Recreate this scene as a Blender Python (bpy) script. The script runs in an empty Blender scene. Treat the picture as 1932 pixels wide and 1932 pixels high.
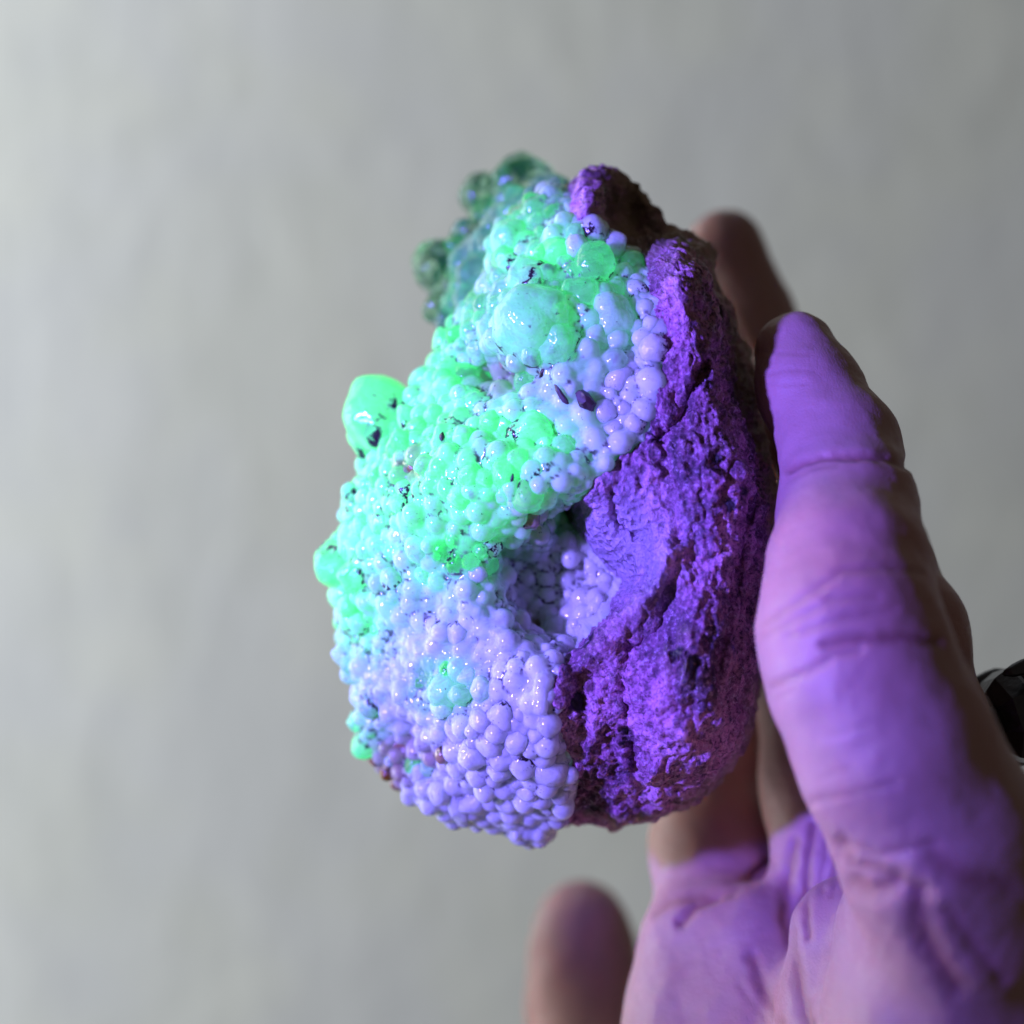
import bpy, math, random
import numpy as np
from mathutils import Vector, Matrix, Quaternion

random.seed(7)
rng = np.random.default_rng(11)
scene = bpy.context.scene
coll = scene.collection

# ------------------------------------------------------------------ camera
TAN = 0.3640                      # half-frame tangent, about 40 degrees across
CAM_Z = 1.30                      # the lens is 1.3 m above the floor
def P(u, v, d):
    """photo pixel (1932 grid) at a known depth in metres -> world point"""
    return np.array([(u - 966.0) / 966.0 * TAN * d, d, CAM_Z - (v - 966.0) / 966.0 * TAN * d])
cam_data = bpy.data.cameras.new("camera")
cam = bpy.data.objects.new("camera", cam_data); coll.objects.link(cam)
cam.location = (0, 0, CAM_Z); cam.rotation_euler = (math.pi / 2, 0, 0)
cam_data.sensor_width = 36; cam_data.sensor_height = 36
cam_data.lens = 18 / TAN
cam_data.clip_start = 0.01; cam_data.clip_end = 50
cam_data.dof.use_dof = True
cam_data.dof.focus_distance = 0.197
cam_data.dof.aperture_fstop = 7.2
scene.camera = cam

# ------------------------------------------------------------------ light
world = bpy.data.worlds.new("World"); scene.world = world; world.use_nodes = True
bg = world.node_tree.nodes["Background"]
bg.inputs[0].default_value = (1.0, 0.88, 0.78, 1); bg.inputs[1].default_value = 0.055

def lamp(name, kind, loc, target, energy, color, **kw):
    ld = bpy.data.lights.new(name, kind); ld.energy = energy; ld.color = color
    for k, val in kw.items(): setattr(ld, k, val)
    o = bpy.data.objects.new(name, ld); coll.objects.link(o)
    o.location = loc
    o.rotation_euler = (Vector(target) - Vector(loc)).to_track_quat('-Z', 'Y').to_euler()
    return o
# violet torch held up and to the left of the lens
tc = P(1080, 850, 0.200)
tpos = P(1060, 960, 0.200) + np.array([-0.775, -0.62, 0.085]) * 0.27
lamp("violet_torch", 'SPOT', tuple(tpos), tuple(tc), 11.4, (0.195, 0.135, 1.0),
     spot_size=math.radians(42), spot_blend=1.0, shadow_soft_size=0.011)
# room lamp washing the wall from the upper left
lamp("room_lamp", 'AREA', (-2.80, 0.30, CAM_Z + 0.50), (-2.80, 0.95, CAM_Z + 0.50), 860, (0.93, 0.99, 1.0),
     shape='DISK', size=0.9)

scene.view_settings.view_transform = 'Standard'
scene.view_settings.look = 'None'
scene.view_settings.exposure = 0.0
scene.view_settings.gamma = 1.0
scene.render.engine = 'CYCLES'
scene.cycles.max_bounces = 10
scene.cycles.transmission_bounces = 8
scene.cycles.diffuse_bounces = 3
scene.cycles.glossy_bounces = 4
scene.cycles.sample_clamp_indirect = 4.0

# ------------------------------------------------------------------ numpy noise
_perm = np.random.default_rng(3).permutation(256).astype(np.int64)
_perm = np.concatenate([_perm, _perm, _perm])
_grad = np.random.default_rng(4).normal(size=(256, 3)); _grad /= np.linalg.norm(_grad, axis=1)[:, None]
def _hash(i, j, k):
    return _perm[_perm[_perm[i & 255] + (j & 255)] + (k & 255)]
def perlin(p):
    p = np.asarray(p, float); i = np.floor(p).astype(np.int64); f = p - i
    w = f * f * f * (f * (f * 6 - 15) + 10); out = np.zeros(len(p))
    for dx in (0, 1):
        for dy in (0, 1):
            for dz in (0, 1):
                g = _grad[_hash(i[:, 0] + dx, i[:, 1] + dy, i[:, 2] + dz)]
                d = ((f - np.array([dx, dy, dz])) * g).sum(1)
                wt = (w[:, 0] if dx else 1 - w[:, 0]) * (w[:, 1] if dy else 1 - w[:, 1]) * (w[:, 2] if dz else 1 - w[:, 2])
                out += d * wt
    return out * 1.6
def fbm(p, octv=4, gain=0.5, ridged=False):
    out = np.zeros(len(p)); a = 1.0; q = np.array(p, float)
    for o in range(octv):
        n = perlin(q)
        out += a * ((0.5 - np.abs(n)) * 2 if ridged else n)
        a *= gain; q = q * 2.03 + 17.3
    return out
_jit = np.random.default_rng(5).random((256, 3))
_val = np.random.default_rng(6).random(256)
def worley(p):
    """distance to the nearest and second nearest cell point, and the cell's random value"""
    p = np.asarray(p, float); i = np.floor(p).astype(np.int64)
    f1 = np.full(len(p), 9.0); f2 = np.full(len(p), 9.0); cid = np.zeros(len(p))
    for dx in (-1, 0, 1):
        for dy in (-1, 0, 1):
            for dz in (-1, 0, 1):
                c = i + np.array([dx, dy, dz]); h = _hash(c[:, 0], c[:, 1], c[:, 2])
                d = np.linalg.norm(c + _jit[h] - p, axis=1)
                nearer = d < f1
                f2 = np.where(nearer, f1, np.minimum(f2, d))
                cid = np.where(nearer, _val[h], cid); f1 = np.where(nearer, d, f1)
    return f1, f2, cid
def sstep(a, b, x):
    t = np.clip((x - a) / (b - a), 0, 1); return t * t * (3 - 2 * t)
def polyline_dist(u, v, pts):
    best = np.full(len(u), 1e9)
    for (ax, ay), (bx, by) in zip(pts[:-1], pts[1:]):
        dx, dy = bx - ax, by - ay
        t = np.clip(((u - ax) * dx + (v - ay) * dy) / (dx * dx + dy * dy), 0, 1)
        best = np.minimum(best, np.hypot(u - ax - t * dx, v - ay - t * dy))
    return best
def poly_sd(u, v, pts):
    """signed pixel distance to a polygon, positive inside"""
    inside = np.zeros(len(u), bool); n = len(pts)
    for a in range(n):
        (x1, y1), (x2, y2) = pts[a], pts[(a + 1) % n]
        cond = ((y1 > v) != (y2 > v)) & (u < (x2 - x1) * (v - y1) / ((y2 - y1) if y2 != y1 else 1e-9) + x1)
        inside ^= cond
    d = polyline_dist(u, v, pts + [pts[0]])
    return np.where(inside, d, -d)
def to_px(p):
    return (966 + p[:, 0] / (TAN * p[:, 1]) * 966, 966 - (p[:, 2] - CAM_Z) / (TAN * p[:, 1]) * 966)

def nets(grid, lo, h):
    dim = np.array(grid.shape)
    g = grid; neg = g < 0
    cells = [neg[a:dim[0] - 1 + a, b:dim[1] - 1 + b, c:dim[2] - 1 + c] for a in (0, 1) for b in (0, 1) for c in (0, 1)]
    cnt = sum(c.astype(np.int8) for c in cells); mix = (cnt > 0) & (cnt < 8)
    ci = np.argwhere(mix); vid = np.full(mix.shape, -1, np.int64); vid[mix] = np.arange(len(ci))
    acc = np.zeros((len(ci), 3)); num = np.zeros(len(ci))
    corners = [(a, b, c) for a in (0, 1) for b in (0, 1) for c in (0, 1)]
    for i, A in enumerate(corners):
        for j, Bc in enumerate(corners):
            if j <= i or sum(abs(x - y) for x, y in zip(A, Bc)) != 1: continue
            ga = g[ci[:, 0] + A[0], ci[:, 1] + A[1], ci[:, 2] + A[2]]; gb = g[ci[:, 0] + Bc[0], ci[:, 1] + Bc[1], ci[:, 2] + Bc[2]]
            x = (ga < 0) != (gb < 0); t = np.where(x, ga / np.where(x, ga - gb, 1), 0)
            pt = np.array(A) + t[:, None] * (np.array(Bc) - np.array(A)); acc += pt * x[:, None]; num += x
    verts = lo + (ci + acc / num[:, None]) * h
    quads = []
    for ax in range(3):
        o1, o2 = [(1, 2), (2, 0), (0, 1)][ax]
        sl = [slice(1, dim[k] - 1) for k in range(3)]; sl[ax] = slice(0, dim[ax] - 1); s2 = list(sl); s2[ax] = slice(1, dim[ax])
        a, b = neg[tuple(sl)], neg[tuple(s2)]
        e = np.argwhere(a != b); st = np.array([1, 1, 1]); st[ax] = 0; e = e + st
        flip = neg[e[:, 0], e[:, 1], e[:, 2]]
        def vi(d1, d2):
            k = e.copy(); k[:, o1] -= d1; k[:, o2] -= d2; return vid[k[:, 0], k[:, 1], k[:, 2]]
        qd = np.stack([vi(1, 1), vi(0, 1), vi(0, 0), vi(1, 0)], 1)
        qd[~flip] = qd[~flip][:, ::-1]; quads.append(qd)
    quads = np.concatenate(quads); quads = quads[(quads >= 0).all(1)]
    return verts, quads

# ------------------------------------------------------------------ object helpers
def make_mesh(name, verts, faces, smooth=True):
    me = bpy.data.meshes.new(name)
    verts = np.asarray(verts, np.float32); faces = np.asarray(faces, np.int32)
    k = faces.shape[1]
    me.vertices.add(len(verts)); me.vertices.foreach_set("co", verts.ravel())
    me.loops.add(faces.size); me.loops.foreach_set("vertex_index", faces.ravel())
    me.polygons.add(len(faces)); me.polygons.foreach_set("loop_start", np.arange(0, faces.size, k, dtype=np.int32))
    me.polygons.foreach_set("use_smooth", np.full(len(faces), smooth))
    me.update(calc_edges=True); me.validate()
    return me
def add_obj(name, mesh, mat=None, parent=None):
    if mat and not mesh.materials: mesh.materials.append(mat)
    o = bpy.data.objects.new(name, mesh); coll.objects.link(o)
    if parent: o.parent = parent
    return o
def empty(name, loc):
    o = bpy.data.objects.new(name, None); coll.objects.link(o); o.location = loc
    o.empty_display_size = 0.01
    return o
def tag(o, label, cat, kind=None, group=None):
    o["label"] = label
    if cat: o["category"] = cat
    if kind: o["kind"] = kind
    if group: o["group"] = group
def point_attr(me, name, arr):
    a = me.attributes.new(name, 'FLOAT_COLOR', 'POINT')
    a.data.foreach_set("color", np.asarray(arr, np.float32).ravel())
import bmesh
def ico(sub):
    bm = bmesh.new(); bmesh.ops.create_icosphere(bm, subdivisions=sub, radius=1.0)
    bm.verts.ensure_lookup_table()
    v = np.array([x.co for x in bm.verts]); f = np.array([[y.index for y in x.verts] for x in bm.faces])
    bm.free(); return v, f
def vnormals(v, f):
    n = np.cross(v[f[:, 1]] - v[f[:, 0]], v[f[:, 2]] - v[f[:, 0]])
    out = np.zeros_like(v)
    for k in range(f.shape[1]):
        for c in range(3): out[:, c] += np.bincount(f[:, k], n[:, c], len(v))
    return out / (np.linalg.norm(out, axis=1)[:, None] + 1e-20)

# ------------------------------------------------------------------ node helpers
class NT:
    def __init__(self, name):
        self.m = bpy.data.materials.new(name); self.m.use_nodes = True
        self.t = self.m.node_tree; self.t.nodes.clear()
        self.out = self.t.nodes.new("ShaderNodeOutputMaterial")
    def n(self, kind, **kw):
        nd = self.t.nodes.new(kind)
        for k, v in kw.items(): setattr(nd, k, v)
        return nd
    def l(self, a, b): self.t.links.new(a, b)
    def coords(self): return self.n("ShaderNodeTexCoord").outputs["Object"]
    def noise(self, vec, scale, detail=4, rough=0.55, dist=0.0):
        nd = self.n("ShaderNodeTexNoise"); self.l(vec, nd.inputs["Vector"])
        nd.inputs["Scale"].default_value = scale; nd.inputs["Detail"].default_value = detail
        nd.inputs["Roughness"].default_value = rough; nd.inputs["Distortion"].default_value = dist
        return nd.outputs["Fac"]
    def voronoi(self, vec, scale, feature='F1', out="Distance"):
        nd = self.n("ShaderNodeTexVoronoi", feature=feature); self.l(vec, nd.inputs["Vector"])
        nd.inputs["Scale"].default_value = scale; return nd.outputs[out]
    def ramp(self, fac, stops):
        nd = self.n("ShaderNodeValToRGB"); self.l(fac, nd.inputs[0]); e = nd.color_ramp.elements
        while len(e) < len(stops): e.new(0.5)
        for el, (p, c) in zip(e, stops):
            el.position = p; el.color = (c if isinstance(c, tuple) else (c, c, c)) + (1,)
        return nd.outputs[0]
    def val(self, x):
        nd = self.n("ShaderNodeValue"); nd.outputs[0].default_value = x; return nd.outputs[0]
    def math(self, op, a, b=None, clamp=False):
        nd = self.n("ShaderNodeMath", operation=op, use_clamp=clamp)
        for k, x in enumerate((a, b)):
            if x is None: continue
            if isinstance(x, (int, float)): nd.inputs[k].default_value = x
            else: self.l(x, nd.inputs[k])
        return nd.outputs[0]
    def mix(self, fac, a, b, blend='MIX'):
        nd = self.n("ShaderNodeMix", data_type='RGBA', blend_type=blend)
        if isinstance(fac, (int, float)): nd.inputs[0].default_value = fac
        else: self.l(fac, nd.inputs[0])
        for k, x in ((6, a), (7, b)):
            if isinstance(x, tuple): nd.inputs[k].default_value = x + (1,)
            else: self.l(x, nd.inputs[k])
        return nd.outputs[2]
    def vscale(self, vec, s):
        nd = self.n("ShaderNodeMapping"); self.l(vec, nd.inputs[0]); nd.inputs["Scale"].default_value = s
        return nd.outputs[0]
    def bump(self, height, strength, dist, normal=None):
        nd = self.n("ShaderNodeBump"); self.l(height, nd.inputs["Height"])
        nd.inputs["Strength"].default_value = strength; nd.inputs["Distance"].default_value = dist
        if normal is not None: self.l(normal, nd.inputs["Normal"])
        return nd.outputs[0]
    def principled(self, **kw):
        nd = self.n("ShaderNodeBsdfPrincipled")
        for k, v in kw.items():
            k = k.replace("_", " ")
            if isinstance(v, tuple):
                nd.inputs[k].default_value = v + (1,) if nd.inputs[k].type == 'RGBA' else v
            elif isinstance(v, (int, float)): nd.inputs[k].default_value = v
            else: self.l(v, nd.inputs[k])
        self.l(nd.outputs[0], self.out.inputs[0]); return nd

# ---- wall
def wall_material():
    t = NT("painted_plaster"); c = t.coords()
    big = t.noise(t.vscale(c, (1, 1, 0.55)), 16, 3, 0.55, 0.4)
    small = t.noise(t.vscale(c, (1, 1, 0.6)), 45, 4, 0.6, 0.6)
    hue = t.noise(c, 9, 2)
    col = t.ramp(big, [(0.3, (0.60, 0.605, 0.60)), (0.7, (0.68, 0.68, 0.665))])
    col = t.mix(t.ramp(small, [(0.38, 0.0), (0.7, 0.55)]), col, (0.55, 0.555, 0.565))
    col = t.mix(t.ramp(hue, [(0.4, 0.0), (0.6, 0.45)]), col, (0.60, 0.60, 0.66))
    n = t.bump(small, 0.25, 0.002); n = t.bump(big, 0.3, 0.004, n)
    t.principled(Base_Color=col, Roughness=0.85, Normal=n)
    return t.m
# ---- rock matrix
def rock_material():
    t = NT("rhyolite"); c = t.coords()
    streak = t.vscale(c, (1.0, 1.0, 0.42))
    a = t.noise(streak, 95, 6, 0.66, 0.6); b = t.noise(c, 420, 5, 0.7); g = t.noise(c, 38, 4, 0.6, 0.4)
    col = t.ramp(a, [(0.35, (0.05, 0.022, 0.045)), (0.45, (0.33, 0.12, 0.24)), (0.54, (0.66, 0.27, 0.47)), (0.68, (0.95, 0.48, 0.74))])
    col = t.mix(t.ramp(b, [(0.36, 0.75), (0.52, 0.0)]), col, (0.05, 0.03, 0.045))
    col = t.mix(t.ramp(g, [(0.52, 0.0), (0.70, 0.75)]), col, (0.16, 0.10, 0.075))
    e = t.noise(c, 1500, 4, 0.7)
    col = t.mix(t.ramp(e, [(0.36, 0.85), (0.50, 0.0)]), col, (0.045, 0.022, 0.045))
    col = t.mix(t.ramp(e, [(0.54, 0.0), (0.66, 0.6)]), col, (0.80, 0.55, 0.78))
    pits = t.voronoi(t.vscale(c, (1, 1, 0.6)), 160)
    spots = t.noise(c, 120, 2)
    pm = t.math('MULTIPLY', t.ramp(pits, [(0.16, 1.0), (0.24, 0.0)]), t.ramp(spots, [(0.5, 0.0), (0.56, 1.0)]))
    col = t.mix(pm, col, (0.02, 0.012, 0.02))
    att = t.n("ShaderNodeAttribute", attribute_name="shade_drusy").outputs["Color"]
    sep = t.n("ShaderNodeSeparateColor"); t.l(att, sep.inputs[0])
    col = t.mix(sep.outputs[0], col, t.mix(a, (0.26, 0.18, 0.115), (0.62, 0.46, 0.30)))   # brown of unlit rock, painted into notch, right rim and back
    col = t.mix(sep.outputs[1], col, t.mix(a, (0.30, 0.22, 0.34), (0.62, 0.52, 0.66)))    # drusy opal film
    h = t.math('ADD', t.math('ADD', t.math('MULTIPLY', b, 0.6), t.math('MULTIPLY', e, 0.3)), a); h = t.math('SUBTRACT', h, t.math('MULTIPLY', pm, 0.8))
    n = t.bump(h, 0.9, 0.0014)
    dr = t.voronoi(c, 900); 
    n2 = t.bump(t.math('MULTIPLY', dr, sep.outputs[1]), 0.9, 0.0010, n)
    rough = t.ramp(t.noise(c, 700, 2), [(0.35, 0.75), (0.68, 0.32)])
    t.principled(Base_Color=col, Roughness=rough, Normal=n2, Specular_IOR_Level=0.45)
    return t.m
# ---- opal: red = fluorescing uranium opal, green = milkiness, blue = rust stain and painted cavity shade
def opal_material(name, per_object):
    t = NT(name); c = t.coords()
    if per_object:
        oi = t.n("ShaderNodeObjectInfo"); src = oi.outputs["Color"]
        rv = t.n("ShaderNodeCombineXYZ"); t.l(t.math('MULTIPLY', oi.outputs["Random"], 3.1), rv.inputs[0])
        ad = t.n("ShaderNodeVectorMath", operation='ADD'); t.l(c, ad.inputs[0]); t.l(rv.outputs[0], ad.inputs[1])
        c = ad.outputs[0]; sc = 1.0
    else:
        src = t.n("ShaderNodeAttribute", attribute_name="opal").outputs["Color"]; sc = 320.0
    sep = t.n("ShaderNodeSeparateColor"); t.l(src, sep.inputs[0])
    seam = (oi if per_object else src.node).outputs["Alpha"]
    f, m, b = sep.outputs
    cloud = t.noise(c, 1.3 * sc, 4, 0.55, 0.8)
    fine = t.noise(c, 6.0 * sc, 4, 0.65)
    fl = t.math('MULTIPLY', f, t.ramp(cloud, [(0.3, 0.45), (0.6, 1.0)]), True)
    milk = t.math('ADD', m, t.math('MULTIPLY', t.math('SUBTRACT', cloud, 0.5), t.math('MULTIPLY', m, 0.9)), True)
    pale = t.mix(milk, (0.91, 0.98, 0.94), (0.68, 0.78, 0.66))
    col = t.mix(t.math('MULTIPLY', fl, 1.35, True), pale, t.mix(cloud, (0.20, 0.84, 0.13), (0.34, 0.90, 0.30)))
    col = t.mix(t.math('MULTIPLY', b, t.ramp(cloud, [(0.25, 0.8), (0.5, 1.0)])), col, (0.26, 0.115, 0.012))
    dirt = t.math('MULTIPLY', t.ramp(fine, [(0.30, 1.0), (0.37, 0.0)]), t.ramp(t.noise(c, 1.1 * sc, 2), [(0.46, 0.0), (0.54, 1.0)]))
    dirt = t.math('MAXIMUM', dirt, t.math('SUBTRACT', 1.0, seam, True))
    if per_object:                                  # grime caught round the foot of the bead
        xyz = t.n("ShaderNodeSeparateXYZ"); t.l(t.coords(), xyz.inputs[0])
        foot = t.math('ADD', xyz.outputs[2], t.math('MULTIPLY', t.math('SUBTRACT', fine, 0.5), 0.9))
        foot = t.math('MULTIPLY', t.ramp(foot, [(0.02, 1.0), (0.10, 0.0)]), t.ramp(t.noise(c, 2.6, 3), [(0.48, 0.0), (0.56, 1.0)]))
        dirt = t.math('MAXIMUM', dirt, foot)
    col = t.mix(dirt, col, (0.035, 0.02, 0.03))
    clear = t.math('MULTIPLY', t.math('SUBTRACT', 1.0, milk, True), t.math('SUBTRACT', 1.0, t.math('MAXIMUM', b, dirt), True))
    trans = t.ramp(clear, [(0.05, 0.0), (0.55, 0.72), (0.85, 1.0)])
    em = t.math('MULTIPLY', t.math('MULTIPLY', fl, 0.58), t.math('SUBTRACT', 1.0, t.math('MAXIMUM', dirt, b), True))
    n = t.bump(t.noise(c, 2.6 * sc, 3), 0.12, 0.08 if per_object else 0.0006)
    p = t.principled(Base_Color=col, Roughness=0.13, IOR=1.45, Specular_IOR_Level=0.65, Normal=n, Transmission_Weight=trans,
                     Subsurface_Weight=t.math('MULTIPLY', t.math('MULTIPLY', milk, 0.95), t.math('SUBTRACT', 1.0, b, True)), Subsurface_Radius=(1.0, 1.0, 1.0), Subsurface_Scale=0.0030,
                     Emission_Color=(0.08, 1.0, 0.42), Emission_Strength=em)
    return t.m
# ---- skin
def skin_material():
    t = NT("skin"); c = t.coords()
    mott = t.noise(c, 90, 4, 0.6); blot = t.noise(c, 28, 3, 0.5)
    col = t.mix(mott, (0.39, 0.21, 0.19), (0.48, 0.29, 0.27))
    col = t.mix(t.ramp(blot, [(0.45, 0.0), (0.66, 0.5)]), col, (0.46, 0.19, 0.17))
    att = t.n("ShaderNodeAttribute", attribute_name="crease").outputs["Color"]
    sep = t.n("ShaderNodeSeparateColor"); t.l(att, sep.inputs[0])
    col = t.mix(t.math('MULTIPLY', sep.outputs[0], 0.55), col, (0.22, 0.06, 0.06))
    cell = t.voronoi(t.vscale(c, (1.5, 1, 1)), 1300, 'DISTANCE_TO_EDGE')
    lines = t.noise(t.vscale(c, (1.0, 1.0, 4.0)), 420, 4, 0.65, 0.3)
    ridg = t.noise(t.vscale(c, (3.5, 1.0, 1.0)), 380, 3, 0.6, 0.5)
    h = t.math('ADD', t.math('MULTIPLY', t.math('MINIMUM', cell, 0.25), 0.5), t.math('MULTIPLY', t.math('ADD', lines, ridg), 0.40))
    n = t.bump(h, 0.28, 0.0005)
    t.principled(Base_Color=col, Roughness=t.ramp(lines, [(0.3, 0.62), (0.7, 0.42)]), Normal=n, Specular_IOR_Level=0.40,
                 Subsurface_Weight=0.30, Subsurface_Radius=(1.0, 0.40, 0.28), Subsurface_Scale=0.0022)
    return t.m
def simple(name, col, rough, metal=0.0, **kw):
    t = NT(name); c = t.coords(); nz = t.noise(c, 800, 3)
    colr = t.mix(nz, tuple(x * 0.6 for x in col), col)
    t.principled(Base_Color=colr, Roughness=rough, Metallic=metal, Normal=t.bump(nz, 0.25, 0.0003), **kw)
    return t.m
M_wall, M_rock, M_skin = wall_material(), rock_material(), skin_material()
M_crust, M_bead = opal_material("opal_mass", False), opal_material("opal_bead", True)

# ------------------------------------------------------------------ setting: the wall
WALL_Y = 0.95
nx = 2
wv = [(-5, WALL_Y, CAM_Z - 2.2), (5, WALL_Y, CAM_Z - 2.2), (5, WALL_Y, CAM_Z + 2.2), (-5, WALL_Y, CAM_Z + 2.2),
      (-5, WALL_Y + .1, CAM_Z - 2.2), (5, WALL_Y + .1, CAM_Z - 2.2), (5, WALL_Y + .1, CAM_Z + 2.2), (-5, WALL_Y + .1, CAM_Z + 2.2)]
wf = [(0, 1, 2, 3), (5, 4, 7, 6), (1, 5, 6, 2), (4, 0, 3, 7), (3, 2, 6, 7), (4, 5, 1, 0)]
w = add_obj("wall", make_mesh("wall", wv, wf, False), M_wall)
tag(w, "pale grey uneven plaster wall behind the hand", "wall", "structure")

# ------------------------------------------------------------------ the mineral specimen
CU, CV, D0 = 1035.0, 950.0, 0.218
outline = [(1085, 345), (1105, 325), (1145, 314), (1175, 328), (1215, 375), (1250, 430), (1275, 434), (1305, 450), (1335, 475),
           (1350, 510), (1356, 545), (1376, 580), (1386, 640), (1396, 690), (1412, 740), (1430, 800), (1446, 860), (1456, 910),
           (1466, 950), (1463, 1000), (1452, 1100), (1441, 1200), (1426, 1300), (1412, 1350), (1402, 1400), (1372, 1450),
           (1342, 1485), (1300, 1515), (1255, 1537), (1200, 1546), (1160, 1551), (1100, 1543), (1070, 1550), (1030, 1562),
           (1000, 1566), (970, 1552), (930, 1540), (885, 1535), (850, 1520), (815, 1510), (790, 1490), (755, 1450), (722, 1410),
           (696, 1370), (690, 1320), (682, 1260), (662, 1210), (655, 1160), (650, 1110), (645, 1060), (668, 1000), (684, 930),
           (715, 860), (765, 800), (815, 735), (850, 665), (885, 610), (925, 540), (955, 460), (995, 395), (1045, 360)]
opal_poly = [(1072, 200), (1072, 330), (1082, 400), (1110, 432), (1200, 472), (1222, 505), (1235, 570), (1252, 640), (1258, 690),
             (1246, 760), (1228, 815), (1160, 880), (1110, 930), (1085, 942), (1075, 985), (1110, 1020), (1180, 1095), (1150, 1160),
             (1110, 1200), (1062, 1250), (1045, 1300), (1060, 1370), (1085, 1440), (1090, 1500), (1060, 1545), (1000, 1660), (450, 1750), (450, 200)]
oa = np.array([math.atan2(CV - y, x - CU) for x, y in outline]); orr = np.array([math.hypot(x - CU, y - CV) for x, y in outline])
srt = np.argsort(oa); oa, orr = oa[srt], orr[srt]
oa3 = np.concatenate([oa - 2 * math.pi, oa, oa + 2 * math.pi]); or3 = np.tile(orr, 3)
mm = 0.001
HOLLOW = [(905, 1015), (1000, 985), (1100, 985), (1228, 1085), (1182, 1162), (1082, 1256), (985, 1238), (915, 1130)]
def relief(u, v):
    """front relief in mm, positive towards the lens"""
    z = 12.0 * np.clip((u - 1020) / 430, -1.2, 1.1)
    z -= 9.0 * np.clip((900 - v) / 600, 0, 1.2)
    z -= 5.0 * np.clip((v - 1250) / 320, 0, 1.1) ** 2 * np.clip((1250 - u) / 300, 0, 1)
    def g(cu, cv, su, sv, a, rot=0.0):
        nonlocal z
        c, s = math.cos(rot), math.sin(rot)
        x = (u - cu) * c + (v - cv) * s; y = -(u - cu) * s + (v - cv) * c
        z = z + a * np.exp(-0.5 * ((x / su) ** 2 + (y / sv) ** 2))
    hollow = poly_sd(u, v, HOLLOW)
    z -= 9.5 * sstep(-16, 44, hollow) + 4.0 * sstep(20, 80, hollow)          # bead hollow
    g(1060, 970, 30, 27, -22.0)                  # dark cavity
    g(1150, 1030, 55, 50, -4.0)
    g(1000, 905, 85, 42, 5.0)                    # brow over the cavity
    g(950, 1400, 110, 110, 6.0)                  # milky lower mass
    g(800, 880, 110, 120, 5.0)
    g(1015, 620, 80, 90, 6.0)
    g(944, 710, 42, 27, -12.0)                    # stained hole
    g(1205, 420, 52, 58, -15.0, 0.6)             # deep notch at the top
    g(1230, 350, 45, 45, -7.0)
    g(1112, 372, 26, 42, 8.0)
    g(1155, 455, 55, 16, 5.0, 0.6)
    g(1290, 500, 42, 65, 9.0); g(1325, 650, 55, 100, 5.0)
    g(1190, 640, 20, 110, -1.5)
    g(760, 1405, 75, 28, -4.5, 0.35)
    g(1330, 1330, 80, 130, 3.0)
    g(1130, 1430, 40, 110, -1.6)
    g(1190, 1340, 25, 130, -1.0)
    g(1240, 1210, 50, 60, -0.6)
    ridge = polyline_dist(u, v, [(1262, 1040), (1238, 1095), (1180, 1150), (1110, 1215), (1062, 1265), (1050, 1320)])
    side = sstep(-30, 30, (u - 1180) * 0.7 + (v - 1140) * 0.72)
    z += 3.2 * np.exp(-(ridge / 26) ** 2)
    fis = polyline_dist(u, v, [(1330, 690), (1300, 745), (1282, 790), (1240, 830)])
    z -= 4.5 * np.exp(-(fis / 9) ** 2)
    for pl, a, wd in (([(1445, 905), (1400, 1000), (1385, 1120)], 3.5, 13), ([(1150, 930), (1165, 985), (1200, 1010)], 1.6, 8),
                      ([(1265, 1120), (1235, 1190), (1190, 1230)], 1.5, 11), ([(1345, 1290), (1365, 1210), (1400, 1130)], 1.6, 10),
                      ([(1175, 1290), (1195, 1420), (1205, 1500)], 1.8, 10), ([(870, 1440), (905, 1500), (925, 1545)], 2.0, 7)):
        z -= a * np.exp(-(polyline_dist(u, v, pl) / wd) ** 2)
    return z
def base_points(dirs):
    r = np.hypot(dirs[:, 0], dirs[:, 2]); th = np.arctan2(dirs[:, 2], dirs[:, 0])
    R = np.interp(th, oa3, or3)
    rr = np.clip(r, 0, 1)
    rr = np.where(dirs[:, 1] < 0, rr, rr)
    u = CU + R * np.cos(th) * rr; v = CV - R * np.sin(th) * rr
    prof = (1 - rr ** 4.5) ** (1 / 2.4)
    front = dirs[:, 1] <= 0
    fade = np.clip(prof * 1.25, 0, 1)
    dep = np.where(front, D0 - mm * (20.0 * prof + relief(u, v) * fade), D0 + mm * 34.0 * np.clip(1 - rr ** 4, 0, 1) ** 0.5)
    dref = np.where(front, dep, D0)
    x = (u - 966) / 966 * TAN * dref; z = CAM_Z - (v - 966) / 966 * TAN * dref
    return np.stack([x, dep, z], 1), u, v, front, rr
dirs, ifaces = ico(8)
# crowd the vertices towards the front face
dirs2 = dirs.copy(); dirs2[:, 1] = dirs[:, 1]
basep, bu, bv, bfront, brr = base_points(dirs2)
bnorm = vnormals(basep, ifaces)
if ((basep - basep.mean(0)) * bnorm).sum(1).mean() < 0: bnorm = -bnorm; 
wob = 9 * perlin(np.stack([bu / 45, bv / 45, np.zeros(len(bu))], 1)) + 5 * perlin(np.stack([bu / 15, bv / 15, np.ones(len(bu))], 1))
omask = poly_sd(bu, bv, opal_poly) + wob
omask = np.where(bfront, omask, np.minimum(omask, (930 - bu) + wob))
stained = polyline_dist(bu, bv, [(712, 1425), (755, 1405), (835, 1420)])

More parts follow.
